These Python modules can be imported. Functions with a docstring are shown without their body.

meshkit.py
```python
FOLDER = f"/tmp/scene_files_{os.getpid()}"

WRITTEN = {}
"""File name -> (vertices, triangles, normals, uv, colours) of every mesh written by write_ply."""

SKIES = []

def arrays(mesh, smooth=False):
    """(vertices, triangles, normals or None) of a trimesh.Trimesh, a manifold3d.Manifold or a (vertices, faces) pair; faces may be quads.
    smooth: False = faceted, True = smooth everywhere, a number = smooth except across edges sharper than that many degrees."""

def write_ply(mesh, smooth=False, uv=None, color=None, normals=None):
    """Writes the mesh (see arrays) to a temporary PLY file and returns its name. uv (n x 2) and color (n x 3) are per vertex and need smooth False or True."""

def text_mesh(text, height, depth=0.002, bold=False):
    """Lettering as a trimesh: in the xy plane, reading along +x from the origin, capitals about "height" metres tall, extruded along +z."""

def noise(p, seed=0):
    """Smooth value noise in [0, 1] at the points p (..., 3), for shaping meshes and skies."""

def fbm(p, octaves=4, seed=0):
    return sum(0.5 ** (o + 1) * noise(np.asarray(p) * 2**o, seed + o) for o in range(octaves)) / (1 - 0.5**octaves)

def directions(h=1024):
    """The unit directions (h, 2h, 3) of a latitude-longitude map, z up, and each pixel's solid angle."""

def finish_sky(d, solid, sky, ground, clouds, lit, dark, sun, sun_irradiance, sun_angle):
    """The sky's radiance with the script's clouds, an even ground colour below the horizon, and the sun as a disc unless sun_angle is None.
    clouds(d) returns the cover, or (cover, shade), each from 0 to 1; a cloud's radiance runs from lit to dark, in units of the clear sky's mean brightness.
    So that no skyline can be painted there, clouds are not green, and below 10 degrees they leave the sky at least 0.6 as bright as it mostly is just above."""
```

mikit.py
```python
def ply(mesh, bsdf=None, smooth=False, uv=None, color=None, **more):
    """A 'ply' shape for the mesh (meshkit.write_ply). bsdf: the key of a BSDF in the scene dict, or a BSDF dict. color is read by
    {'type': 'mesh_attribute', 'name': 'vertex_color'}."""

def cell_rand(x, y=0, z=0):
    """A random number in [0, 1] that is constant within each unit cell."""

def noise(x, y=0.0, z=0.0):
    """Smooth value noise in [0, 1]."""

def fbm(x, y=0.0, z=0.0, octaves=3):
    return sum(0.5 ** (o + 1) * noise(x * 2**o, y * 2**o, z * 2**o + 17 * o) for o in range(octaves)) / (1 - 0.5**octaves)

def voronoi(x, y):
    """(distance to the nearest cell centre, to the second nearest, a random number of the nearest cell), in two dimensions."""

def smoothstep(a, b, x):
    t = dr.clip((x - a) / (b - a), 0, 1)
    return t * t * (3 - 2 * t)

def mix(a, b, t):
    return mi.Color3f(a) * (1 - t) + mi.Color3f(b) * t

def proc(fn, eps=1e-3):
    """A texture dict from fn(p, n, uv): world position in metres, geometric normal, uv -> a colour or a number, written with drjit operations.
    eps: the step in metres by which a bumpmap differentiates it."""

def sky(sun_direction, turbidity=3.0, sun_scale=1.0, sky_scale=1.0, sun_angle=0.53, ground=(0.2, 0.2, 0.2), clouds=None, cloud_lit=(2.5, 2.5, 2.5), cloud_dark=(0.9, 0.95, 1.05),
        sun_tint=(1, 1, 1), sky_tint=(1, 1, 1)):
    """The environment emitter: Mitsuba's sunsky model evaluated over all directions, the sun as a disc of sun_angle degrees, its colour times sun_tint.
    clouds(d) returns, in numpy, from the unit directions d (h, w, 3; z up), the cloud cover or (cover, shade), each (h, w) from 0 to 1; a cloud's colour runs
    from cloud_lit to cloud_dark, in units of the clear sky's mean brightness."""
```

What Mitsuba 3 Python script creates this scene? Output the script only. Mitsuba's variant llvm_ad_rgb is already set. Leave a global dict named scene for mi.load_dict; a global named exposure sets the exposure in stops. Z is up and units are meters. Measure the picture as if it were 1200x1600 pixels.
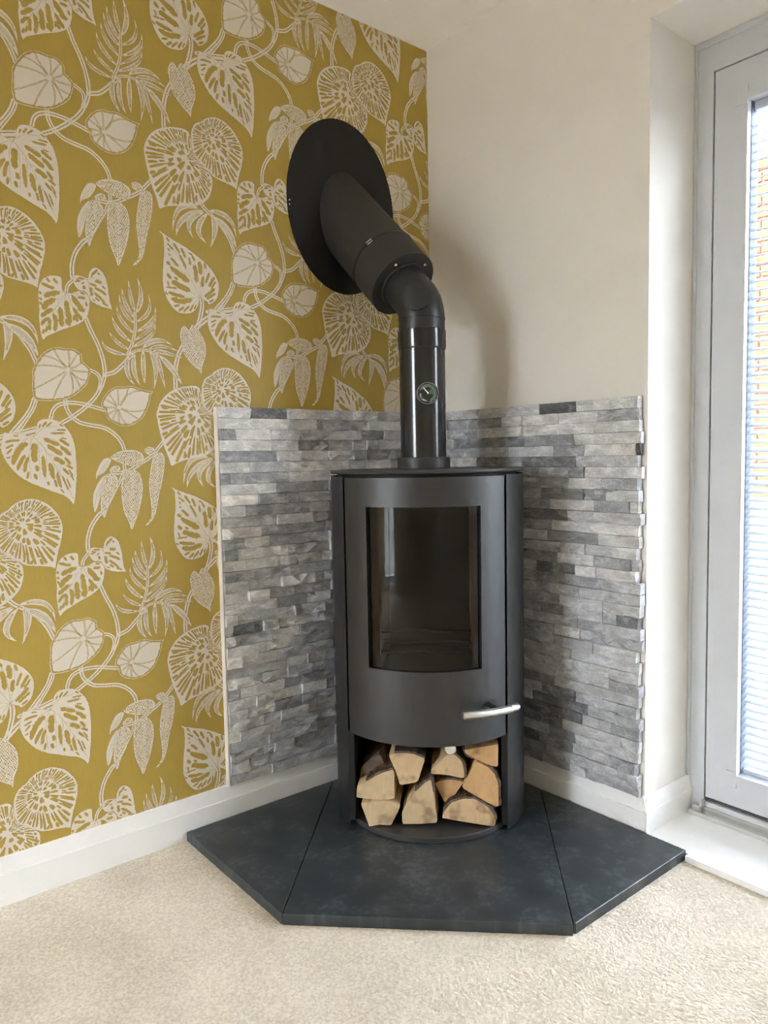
import math, random
import numpy as np
import trimesh
import shapely
from shapely.geometry import Polygon, LineString, Point, MultiPolygon, box as sbox
from shapely.ops import unary_union
import drjit as dr
import mitsuba as mi
import mikit, meshkit
from mikit import proc, noise, fbm, cell_rand, smoothstep, mix, voronoi

T = mi.ScalarTransform4f
scene, labels = {}, {}
PI = math.pi

# ------------------------------------------------------------------ camera, sky, exposure
CAM = np.array([1.8498, -1.7191, 1.0152])
FOCAL_PX = 1161.75                       # for the 1200 x 1600 frame
yaw, pitch, roll = map(math.radians, (50.8421, -4.2288, -1.0387))
fw = np.array([-math.sin(yaw) * math.cos(pitch), math.cos(yaw) * math.cos(pitch), math.sin(pitch)])
right = np.cross(fw, [0, 0, 1]); right /= np.linalg.norm(right)
up = np.cross(right, fw)
up = -right * math.sin(roll) + up * math.cos(roll)
scene['camera'] = {'type': 'perspective', 'fov': math.degrees(2 * math.atan(600 / FOCAL_PX)), 'fov_axis': 'x', 'near_clip': 0.02, 'far_clip': 200.0,
                   'to_world': T().look_at(origin=CAM.tolist(), target=(CAM + fw).tolist(), up=up.tolist())}

def clouds(d):
    n = meshkit.fbm(d * 2.2, octaves=4, seed=5)
    return np.ones(d.shape[:2]), np.clip(0.25 + 0.5 * (n - 0.5), 0, 1)

scene['sky'] = mikit.sky((0.4, 0.5, 0.75), turbidity=5.0, sun_scale=0.0, sky_scale=1.0, ground=(0.30, 0.29, 0.27), clouds=clouds,
                         cloud_lit=(1.12, 1.22, 1.34), cloud_dark=(0.80, 0.88, 0.97))
exposure = 7.15

# ------------------------------------------------------------------ helpers
def add(key, mesh, bsdf, smooth=False, label=None, cat=None, group=None, kind=None, uv=None, **more):
    scene[key] = mikit.ply(mesh, bsdf, smooth, uv=uv, **more)
    if label or cat or kind:
        tag(key, label, cat, group, kind)
    return key

def tag(key, label=None, cat=None, group=None, kind=None):
    e = labels.setdefault(key, {})
    for k, v in (('label', label), ('category', cat), ('group', group), ('kind', kind)):
        if v:
            e[k] = v

def number(base, i):
    return base if i == 0 else f'{base}_{i:03d}'

def boxm(x0, x1, y0, y1, z0, z1):
    b = trimesh.creation.box(extents=(x1 - x0, y1 - y0, z1 - z0))
    b.apply_translation(((x0 + x1) / 2, (y0 + y1) / 2, (z0 + z1) / 2))
    return b

def bevel_box(x0, x1, y0, y1, z0, z1, r=0.002):
    pts = []
    for ix in (0, 1):
        for iy in (0, 1):
            for iz in (0, 1):
                c = [(x0, x1)[ix], (y0, y1)[iy], (z0, z1)[iz]]
                for k in range(3):
                    q = list(c)
                    for m in range(3):
                        if m != k:
                            s = (ix, iy, iz)[m]
                            q[m] += r if s == 0 else -r
                    pts.append(q)
    return trimesh.convex.convex_hull(np.array(pts))

def cat(*ms):
    return trimesh.util.concatenate(list(ms))

def lathe(profile, n=96):
    """profile [(r, z)...] from the axis round to the axis, about +z."""
    p = np.array(profile, float)
    return trimesh.creation.revolve(p, sections=n)

def extrude(poly, h):
    gs = getattr(poly, 'geoms', [poly])
    return cat(*[trimesh.creation.extrude_polygon(g, h, engine='earcut') for g in gs if g.area > 1e-9])

def rot_from(zaxis, origin, xhint=(0, 0, 1)):
    """4x4 that takes local z to zaxis."""
    z = np.array(zaxis, float); z /= np.linalg.norm(z)
    x = np.cross(xhint, z)
    if np.linalg.norm(x) < 1e-6:
        x = np.cross((1, 0, 0), z)
    x /= np.linalg.norm(x)
    y = np.cross(z, x)
    m = np.eye(4); m[:3, 0], m[:3, 1], m[:3, 2], m[:3, 3] = x, y, z, origin
    return m

def sweep(path, radii, sides=48, closed_ends=True):
    p = np.array(path, float)
    t = np.gradient(p, axis=0); t /= np.linalg.norm(t, axis=1, keepdims=True)
    ref = np.array([0, 1, 0.0]) if abs(t[0][1]) < 0.9 else np.array([0, 0, 1.0])
    rad = np.broadcast_to(radii, (len(p),))
    a = np.cross(t, ref); a /= np.linalg.norm(a, axis=1, keepdims=True)
    b = np.cross(t, a)
    th = np.linspace(0, 2 * PI, sides, endpoint=False)
    v = p[:, None] + rad[:, None, None] * (np.cos(th)[None, :, None] * a[:, None] + np.sin(th)[None, :, None] * b[:, None])
    n = len(p)
    f = []
    for i in range(n - 1):
        for j in range(sides):
            k = (j + 1) % sides
            f += [[i * sides + j, (i + 1) * sides + j, (i + 1) * sides + k], [i * sides + j, (i + 1) * sides + k, i * sides + k]]
    v = v.reshape(-1, 3)
    if closed_ends:
        v = np.vstack([v, p[0], p[-1]])
        for j in range(sides):
            k = (j + 1) % sides
            f += [[len(v) - 2, j, k], [len(v) - 1, (n - 1) * sides + k, (n - 1) * sides + j]]
    m = trimesh.Trimesh(v, f, process=False)
    m.fix_normals()
    return m

def rgb(r, g, b):
    """linear colour from an sRGB 0-255 triple"""
    c = np.array([r, g, b]) / 255.0
    return [float(x) for x in np.where(c <= 0.04045, c / 12.92, ((c + 0.055) / 1.055) ** 2.4)]

def principled(color, rough=0.5, metallic=0.0, spec=0.5, **more):
    bc = color if isinstance(color, dict) else {'type': 'rgb', 'value': list(color)}
    return {'type': 'twosided', 'bsdf': {'type': 'principled', 'base_color': bc, 'roughness': rough, 'metallic': metallic, 'specular': spec, **more}}

def bumped(inner, fn, scale, eps=1e-3):
    return {'type': 'twosided', 'bsdf': {'type': 'bumpmap', 'arbitrary': proc(fn, eps), 'scale': scale, 'bsdf': inner['bsdf']}}

# ------------------------------------------------------------------ materials
def paint_fn(p, n, uv):
    m = fbm(p.x * 6 + p.y * 5, p.z * 6, 3.0, 2)
    return mix((0.735, 0.705, 0.655), (0.765, 0.738, 0.69), m)
scene['wall_paint'] = principled(proc(paint_fn), 0.75, spec=0.25)
scene['ceiling_paint'] = principled((0.90, 0.885, 0.855), 0.85, spec=0.2)
scene['white_gloss'] = principled((0.84, 0.835, 0.82), 0.35, spec=0.5)
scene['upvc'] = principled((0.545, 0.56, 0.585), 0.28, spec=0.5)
scene['upvc_gap'] = principled((0.06, 0.06, 0.062), 0.7)
scene['spacer_blue'] = principled((0.035, 0.06, 0.10), 0.6)
scene['aluminium'] = principled((0.62, 0.62, 0.61), 0.38, metallic=0.9)
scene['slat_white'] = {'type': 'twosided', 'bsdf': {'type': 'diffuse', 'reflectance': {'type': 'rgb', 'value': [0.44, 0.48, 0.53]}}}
scene['cord_grey'] = principled((0.62, 0.63, 0.65), 0.8)
scene['pane_glass'] = {'type': 'thindielectric', 'int_ior': 1.5}

def carpet_fn(p, n, uv):
    a = fbm(p.x * 230, p.y * 230, 0.0, 2)
    b = fbm(p.x * 9, p.y * 9, 2.0, 2)
    t = dr.clip(0.12 + 0.62 * a + 0.3 * b, 0, 1)
    return mix((0.37, 0.32, 0.25), (0.86, 0.78, 0.66), t)
def carpet_bump(p, n, uv):
    return fbm(p.x * 230, p.y * 230, 5.0, 2)
scene['carpet'] = bumped(principled(proc(carpet_fn), 0.95, spec=0.1, sheen=0.3), carpet_bump, 0.0045, 0.0012)

def paper_fn(p, n, uv):
    w = noise(p.y * 900, p.z * 60, 1.0)
    m = fbm(p.y * 3, p.z * 3, 7.0, 2)
    return mix((0.385, 0.268, 0.047), (0.445, 0.318, 0.062), 0.6 * m + 0.4 * w)
scene['wallpaper'] = principled(proc(paper_fn), 0.55, spec=0.45)
scene['print_ink'] = principled((0.70, 0.63, 0.51), 0.45, spec=0.5)

def stone_fn(p, n, uv):
    t = uv.x                                           # tone of this stone, 0 dark to 1 light
    s = uv.y * 37.0
    q = p.x + p.y
    big = fbm(q * 38 + s, p.z * 60, s, 3)
    fine = noise(q * 420, p.z * 420, s)
    vein = smoothstep(0.06, 0.0, dr.abs(fbm(q * 16 + s, p.z * 45 + s, 2.0, 3) - 0.5))
    v = t + 0.34 * (big - 0.5) + 0.16 * (fine - 0.5) + 0.10 * vein
    v = dr.clip(v, 0.02, 1.0)
    lum = 0.036 + 0.98 * dr.exp(1.6 * dr.log(v))
    warm = dr.clip((t - 0.45) * 1.6 + 0.5 * (noise(q * 12, p.z * 20, s) - 0.5), 0, 1)
    tint = mix((0.96, 1.0, 1.06), (1.05, 0.995, 0.92), warm)
    return tint * lum
scene['ledger_stone'] = principled(proc(stone_fn), 0.72, spec=0.35)
scene['stone_backing'] = principled((0.30, 0.29, 0.275), 0.9)
scene['trim_cream'] = principled((0.62, 0.58, 0.52), 0.5)

def slate_fn(p, n, uv):
    a = fbm(p.x * 16, p.y * 16, 1.0, 4)
    b = fbm(p.x * 90, p.y * 90, 4.0, 3)
    spot = 0.35 * smoothstep(0.50, 0.80, a * 0.5 + b * 0.5)
    return mix((0.017, 0.024, 0.028), (0.036, 0.046, 0.051), a) + mi.Color3f(0.075, 0.080, 0.083) * spot
def slate_bump(p, n, uv):
    return fbm(p.x * 60, p.y * 60, p.z * 60, 4)
def slate_rough(p, n, uv):
    return 0.34 + 0.2 * fbm(p.x * 22, p.y * 22, 9.0, 3)
scene['slate'] = bumped(principled(proc(slate_fn), proc(slate_rough), spec=0.65), slate_bump, 0.0016, 0.002)

scene['stove_paint'] = principled((0.005, 0.0055, 0.0065), 0.44, spec=0.9)
scene['stove_dark'] = principled((0.012, 0.012, 0.012), 0.6, spec=0.3)
scene['stove_top'] = principled((0.036, 0.035, 0.035), 0.42, spec=0.5)
scene['flue_gloss'] = principled((0.006, 0.007, 0.009), 0.12, spec=0.75)
scene['flue_satin'] = principled((0.016, 0.017, 0.018), 0.38, spec=0.5)
scene['flue_matt'] = principled((0.027, 0.026, 0.023), 0.55, spec=0.4)
scene['rosette_matt'] = principled((0.010, 0.009, 0.008), 0.5, spec=0.35)
scene['brushed_steel'] = principled((0.70, 0.68, 0.64), 0.36, metallic=1.0)
scene['bright_steel'] = principled((0.70, 0.70, 0.69), 0.14, metallic=1.0)
scene['firebrick'] = principled((0.22, 0.12, 0.07), 0.9)
scene['soot_brick'] = principled((0.022, 0.020, 0.019), 0.9)
scene['stove_glass'] = {'type': 'thindielectric', 'int_ior': 1.30, 'specular_transmittance': {'type': 'rgb', 'value': [0.16, 0.15, 0.145]}}

def wood_fn_of(c0, c1, c2):
    def fn(p, n, uv):
        r = dr.sqrt(uv.x * uv.x + uv.y * uv.y)
        ring = 0.5 + 0.5 * dr.sin(r * 900 + 5 * fbm(uv.x * 30, uv.y * 30, 1.0, 2))
        g = 0.6 * fbm(uv.x * 140, uv.y * 60, p.x * 30, 3) + 0.4 * fbm(uv.x * 25, uv.y * 18, p.x * 9, 2)
        stain = smoothstep(0.56, 0.76, fbm(uv.x * 26 + 3, uv.y * 26, p.z * 3, 3))
        return mix(mix(c0, c1, 0.10 * ring + 0.90 * g), c2, 0.75 * stain)
    return fn
scene['wood_pale'] = principled(proc(wood_fn_of((0.52, 0.36, 0.20), (0.72, 0.53, 0.32), (0.22, 0.12, 0.06))), 0.75, spec=0.2)
scene['wood_tan'] = principled(proc(wood_fn_of((0.50, 0.29, 0.13), (0.70, 0.45, 0.23), (0.30, 0.15, 0.07))), 0.75, spec=0.2)
scene['wood_grey'] = principled(proc(wood_fn_of((0.47, 0.34, 0.19), (0.70, 0.54, 0.34), (0.24, 0.15, 0.09))), 0.75, spec=0.2)
def bark_fn(p, n, uv):
    m = fbm(p.x * 60, p.y * 60, p.z * 60, 3)
    return mix((0.045, 0.030, 0.02), (0.24, 0.18, 0.13), m)
scene['bark'] = principled(proc(bark_fn), 0.9, spec=0.15)

def brick_fn(p, n, uv):
    m = fbm(p.x * 30, p.z * 30, 1.0, 2)
    c = cell_rand(uv.x * 1000, uv.y * 1000, 3)
    return mix(mix((0.17, 0.046, 0.026), (0.26, 0.085, 0.045), c), (0.28, 0.15, 0.085), 0.35 * m)
scene['brick_red'] = principled(proc(brick_fn), 0.9, spec=0.1)
scene['mortar'] = principled((0.20, 0.18, 0.16), 0.95)
scene['paving'] = principled((0.46, 0.45, 0.43), 0.9)
scene['dial_black'] = principled((0.02, 0.021, 0.022), 0.3)
scene['dial_ring'] = principled((0.20, 0.205, 0.205), 0.35, metallic=0.6)
scene['dial_green'] = principled((0.045, 0.13, 0.05), 0.4)
scene['dial_grey'] = principled((0.20, 0.24, 0.22), 0.4)
scene['dial_white'] = principled((0.72, 0.72, 0.66), 0.4)

# ------------------------------------------------------------------ the room
H = 2.327                     # ceiling
XR, YB = 3.60, -4.20          # far walls
TR = 0.804                    # right wall ends here in the door reveal
DOOR_X1, DOOR_H = 1.80, 2.072
REVEAL = 0.216
WT = 0.34                     # wall thickness

add('floor', boxm(-0.3, XR + 0.3, YB - 0.3, 0.0, -0.12, 0.0), 'carpet', label='beige loop-pile carpet', kind='structure')
add('ceiling', boxm(-0.3, XR + 0.3, YB - 0.3, WT, H, H + 0.15), 'ceiling_paint', label='off-white painted ceiling', kind='structure')
add('wall_left', boxm(-0.30, 0.0, YB - 0.3, WT, -0.12, H + 0.1), 'wallpaper', label='mustard wallpapered wall', kind='structure')
pr_ = Polygon([(0, -0.12), (XR + 0.3, -0.12), (XR + 0.3, H), (0, H)]).difference(sbox(TR, -0.2, DOOR_X1, DOOR_H))
wr = extrude(pr_, WT)
wr.apply_transform(np.array([[1, 0, 0, 0], [0, 0, -1, WT], [0, 1, 0, 0], [0, 0, 0, 1.0]]))
add('wall_right', wr, 'wall_paint', label='warm white plastered wall with deep door reveal', kind='structure')
# a glazed opening in the wall behind the viewer
def wall_with(openings, width_poly):
    return extrude(width_poly.difference(unary_union([sbox(*o) for o in openings])), 0.3)
def window_frame(openings):
    return unary_union([sbox(*o).difference(sbox(o[0] + .045, o[1] + .045, o[2] - .045, o[3] - .045)) for o in openings])
back_open = [(0.06, 0.06, 0.96, 2.10)]
TB = np.array([[1, 0, 0, 0], [0, 0, -1, YB], [0, 1, 0, 0], [0, 0, 0, 1.0]])
m = wall_with(back_open, Polygon([(0, -0.12), (XR, -0.12), (XR, H), (0, H)])); m.apply_transform(TB)
add('wall_back', m, 'wall_paint', label='painted wall with a tall window behind the viewer', kind='structure')
add('wall_side', boxm(XR, XR + 0.3, YB - 0.3, 0.0, -0.12, H), 'wall_paint', label='plain painted wall behind the viewer', kind='structure')
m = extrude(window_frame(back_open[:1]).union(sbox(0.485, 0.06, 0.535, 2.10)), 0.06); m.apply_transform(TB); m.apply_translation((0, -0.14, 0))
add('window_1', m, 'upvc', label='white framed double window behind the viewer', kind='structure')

# baseboards: square lower part, sloped upper part
SK_T, SK_H, SK_M = 0.0147, 0.1104, 0.074
def skirting(length):
    prof = Polygon([(0, 0), (SK_T, 0), (SK_T, SK_M - 0.001), (SK_T - 0.001, SK_M), (SK_T - 0.0025, SK_M + 0.001), (0.006, SK_H - 0.002), (0.004, SK_H), (0, SK_H)])
    return trimesh.creation.extrude_polygon(prof, length, engine='earcut')   # x = off the wall, y = up, z = along
m = skirting(-YB); m.apply_transform(np.array([[1, 0, 0, 0], [0, 0, 1, YB], [0, 1, 0, 0], [0, 0, 0, 1.0]]))
m.invert() if m.volume < 0 else None
add('baseboard_left', m, 'white_gloss', label='white skirting board under the wallpaper', kind='structure')
m = skirting(TR + 0.011); m.apply_transform(np.array([[0, 0, 1, 0], [-1, 0, 0, 0], [0, 1, 0, 0], [0, 0, 0, 1.0]]))
add('baseboard_right', m, 'white_gloss', label='white skirting board under the stone cladding by the door', kind='structure')
m = skirting(REVEAL + 0.012); m.apply_transform(np.array([[1, 0, 0, TR], [0, 0, 1, -0.012], [0, 1, 0, 0], [0, 0, 0, 1.0]]))
add('baseboard_reveal', m, 'white_gloss', label='short white skirting board in the door reveal', kind='structure')

# ------------------------------------------------------------------ printed wallpaper
PRINT_WARP = [-0.00524, -0.00389, 0.00178, 0.02221, 0.0022, 0.01644, -0.03344, -0.02937]
PRINT_LEAVES = '''h/3278,14171 3281,14340 3285,14485 3204,14512 3039,14499 2895,14427 2807,14310 2749,14115 2751,13902 2759,13736 2727,13519 2745,13330 2756,13139 2794,13010 2847,13109 3028,13194 3224,13293 3471,13386 3673,13488 3830,13638 3888,13867 3905,14068 3814,14206 3667,14226 3542,14164 3420,14150/53|3117,14429 3171,14352;43|2964,14423 3007,14357;62|2852,14296 2977,14253 3092,14223;43|2787,14100 2803,14068;43|2785,13964 2806,13936;48|2785,13858 2797,13830;91|2893,14030 3037,14093 3199,14127;101|2833,13743 2954,13886 3087,13959;81|2806,13569 2917,13674 3027,13737;62|2787,13381 2859,13482 2944,13532;38|2793,13178 2826,13264;38|2870,13219 2896,13329;58|2951,13273 2967,13491;73|3068,13269 3098,13477 3069,13632;93|3226,13391 3220,13609 3211,13778;94|3400,13417 3391,13673 3360,13950;54|3341,13436 3339,13522;65|3589,13518 3547,13638;70|3683,13571 3587,13690 3525,13795;100|3719,13772 3606,13926 3517,14071;55|3646,14070 3786,14065;45|3812,13959 3826,13898;40|3702,14181 3787,14166;40|3771,13806 3738,13749;40|3504,13536 3510,13634/3372,14145 3242,13974 3111,13768 2929,13488 2814,13143;3372,14145 3310,13908 3304,13616 3277,13370;3372,14145 3458,13972 3516,13733 3501,13486;3242,13974 3030,13977 2801,13859;3111,13768 2918,13679 2772,13571;3372,14145 3089,14175 2850,14078;3109,13744 3160,13604 3130,13310;3372,14145 3615,14159 3852,14012/
h/3912,14526 3920,14662 4022,14799 4123,14812 4245,14729 4313,14588 4353,14393 4366,14168 4394,13969 4446,13843 4377,13891 4198,13898 4049,13958 3927,14020 3901,14092 3828,14232 3680,14235 3587,14315 3539,14431 3578,14570 3689,14584 3833,14540/41|4019,14650 4120,14757;35|3980,14583 4016,14687;61|4067,14495 4192,14468;46|3950,14414 4074,14384;55|3794,14290 3785,14338;35|3673,14521 3795,14518;30|3594,14426 3706,14459;51|3965,14148 3945,14320;51|4045,14331 4218,14264 4286,14204;51|4033,14206 4159,14115 4254,14000;41|4045,14102 4129,14037;36|4225,14390 4286,14335;30|3739,14394 3790,14425;35|3634,14491 3658,14477;31|4129,14689 4177,14658;36|4203,13999 4328,13937;30|3979,14051 4028,14031/3881,14509 3970,14322 4135,14142 4378,13917;3881,14509 3917,14267 3930,14070;3881,14509 3682,14473 3587,14510;3881,14509 4035,14578 4208,14525/
h/1824,10949 1855,10919 2034,10931 2190,10896 2414,10813 2482,10860 2523,11005 2538,11127 2624,11212 2767,11235 2931,11209 3071,11146 3185,11020 3297,10842 3358,10613 3372,10334 3369,10028 3344,9723 3309,9418 3250,9166 3212,9271 3044,9438 2807,9531 2576,9648 2281,9792 2041,9979 1876,10206 1777,10403 1740,10571 1766,10737/46|1853,10722 1978,10753 2136,10753;37|1851,10586 1994,10652;37|1859,10466 1965,10557;30|1846,10363 1914,10377;26|2019,10860 2123,10845;107|1979,10248 2049,10450 2171,10602 2278,10666;70|2060,10099 2119,10241 2232,10401;61|2209,10041 2239,10223 2297,10349;47|2259,9887 2281,10013;115|2431,10274 2439,10470 2444,10629;62|2487,10045 2477,10144;58|2453,9867 2426,9955;68|2644,9912 2628,10116 2629,10364;88|2826,9856 2794,10033 2774,10184;44|2710,9708 2701,9759;44|2891,9646 2859,9804;59|2987,9632 2940,9824 2929,9963;35|3149,9552 3075,9765 3033,9881;30|3205,9591 3128,9825;45|3182,9923 3068,10056;30|3276,9875 3188,10025;83|2882,10303 2972,10279 3082,10174;45|3281,10053 3146,10136;89|3033,10410 2866,10523 2757,10606;70|3234,10385 3107,10515 3042,10572;60|3222,10175 3124,10306;74|2997,10619 2829,10698 2691,10761;60|3222,10605 3098,10691 3028,10743;44|2841,10896 3129,10895;30|3170,10757 3062,10784;34|2977,10973 3170,10965;32|3115,11058 3044,11096;39|2738,11154 2661,11052;39|2856,11143 2756,11063;31|2613,11107 2578,11024;28|3285,9778 3219,9909;30|3047,9488 2979,9582/2460,10812 2678,10559 2870,10179 3065,9791 3259,9319;2460,10812 2366,10717 2314,10329 2336,9862;2524,10712 2555,10465 2521,9825;2460,10812 2250,10769 2009,10536;2486,10860 2660,11028 3018,11059;2460,10812 2281,10894 2032,10896;2870,10179 2831,9931 2862,9653;2678,10559 2713,10360 2657,9817;2646,10807 2928,10750 3297,10413;2764,10408 2999,10323 3301,10057/
h/5695,15958 5825,15892 6074,15779 6385,15673 6642,15529 6933,15359 7168,15148 7297,14918 7309,14697 7247,14465 7118,14337 6992,14279 6965,14345 6860,14387 6772,14445 6706,14313 6686,14201 6575,14050 6393,13970 6159,13963 5991,14065 5831,14313 5758,14543 5757,14806 5780,15099 5828,15396 5829,15684 5823,15840/45|5911,15803 5958,15738;39|5926,15661 6062,15539;51|6092,15698 6237,15483;36|5934,15544 5974,15493;36|5947,15402 5975,15388;61|5903,15197 5952,15157;56|6008,15306 6187,15155;118|5996,15074 6205,14945 6446,14801;67|5889,14904 5964,14822;51|6085,14847 6141,14807;113|6028,14733 6248,14629 6465,14577;36|5880,14718 5909,14615;36|5844,14575 6116,14584;73|5909,14451 6151,14406 6295,14392;107|5988,14300 6231,14255 6514,14344;51|6039,14119 6168,14166;51|6162,14025 6283,14120;46|6284,14012 6432,14165;46|6462,14059 6552,14206;38|6583,14101 6627,14215;52|6394,15134 6336,15264 6234,15429;57|6300,15600 6387,15401;52|6494,15391 6517,15239;87|6675,14823 6667,15099 6628,15223;46|6640,15361 6586,15460;93|6800,15059 6782,15329;76|6830,14735 6855,14958;47|6956,15193 6920,15324;53|6940,14833 7043,15096;65|7035,14764 7177,15006;42|7094,14717 7219,14901;65|6900,14470 7173,14700;53|6959,14422 7199,14593;41|7017,14346 7143,14418;39|5810,14443 5864,14397;34|6495,15531 6581,15492/6772,14445 6496,14911 6225,15353 5879,15850;6772,14445 6760,14840 6635,15365;6772,14445 6881,14858 6902,15327;6772,14445 6306,14615 5823,14710;6772,14445 6352,14351 5895,14454;6496,14911 6212,15085 5934,15255;6772,14445 6585,14270 6396,14030;6772,14445 7086,14666 7250,14911/
s/6280,13669 6352,13607 6406,13519 6454,13640 6508,13716 6594,13654 6655,13590 6789,13414 6859,13231 6862,12994 6815,12824 6730,12651 6715,12412 6660,12528 6498,12636 6352,12767 6211,12967 6174,13266 6144,13402 6188,13568//6411,13519 6497,13177 6697,12482/
s/4180,10279 4345,10405 4561,10458 4805,10452 4994,10375 5049,10252 5008,10091 4839,10043 4622,10064 4411,10139 4256,10224//4206,10265 4553,10293 5010,10145/
l/4180,10279 4022,10258 3896,10081 3822,9902 3809,9747 3871,9848 4030,9918 4143,10070 4216,10212//4179,10253 3957,10000 3829,9798;4147,10149 3980,9947/
s/4081,9889 4238,9882 4352,9770 4341,9558 4206,9274 4062,9047 3969,8763 3912,8927 3884,9140 3941,9477 4007,9736//4184,9858 4079,9363 3947,8845/
l/4055,9891 3862,9692 3747,9464 3705,9259 3730,8917 3831,9118 3910,9375 3992,9684//4010,9788 3807,9382 3734,8995;3979,9685 3855,9326/
s/4137,9965 4248,10066 4355,10088 4431,10019 4426,9913 4213,9909///
s/4477,9870 4615,9931 4781,9964 4913,9851 4984,9603 4955,9305 4869,8956 4728,8613 4635,8404 4577,8627 4455,8908 4419,9259 4424,9607//4710,9913 4707,9321 4644,8485/
s/5196,9948 5267,10246 5357,10353 5529,10377 5595,10237 5566,9934 5493,9605 5392,9278 5300,8840 5206,8654 5072,8527 4972,8495 5135,8660 5187,8849 5160,9182 5128,9568//5370,10325 5354,9694 5223,8708/
s/5065,10414 5083,10494 5197,10533 5307,10490 5360,10407 5298,10300 5131,10331///
ro/3116,12895 2912,12836 2741,12711 2588,12487 2510,12341 2513,12168 2490,12023 2482,11907 2511,11709 2577,11647 2886,11640 3146,11668 3369,11745 3586,11900 3713,12029 3764,12132 3800,12239 3840,12407 3712,12537 3632,12578 3656,12729 3578,12800 3436,12881 3270,12856///3319,12385
ro/4041,11634 4092,11728 4242,11917 4468,12032 4626,12006 4725,12050 4885,12031 5046,11973 5243,11932 5394,11937 5307,11886 5283,11724 5205,11497 5077,11270 4871,11108 4672,11044 4449,11061 4233,11171 4130,11295 4139,11450 4049,11511///4456,11501
ra/5959,18496 6207,18563 6458,18603 6614,18575 6672,18447 6696,18280 6702,18080 6872,17919 7124,17718 7243,17569 7231,17299 7126,17037 6953,16867 6686,16722 6459,16675 6173,16645 5953,16586 5748,16474 5725,16625 5633,16888 5554,17096 5481,17414 5436,17681 5423,17871 5535,18148 5710,18346///6549,17883
ra/6712,18630 6818,18832 7016,18917 7052,18985 7253,19101 7487,19139 7687,19079 7886,18957 8050,18763 8162,18522 8171,18311 8108,18051 8008,17753 7941,17402 7892,17482 7619,17538 7317,17586 7156,17696 6872,17919 6718,18084 6685,18393///7294,18556'''
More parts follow.
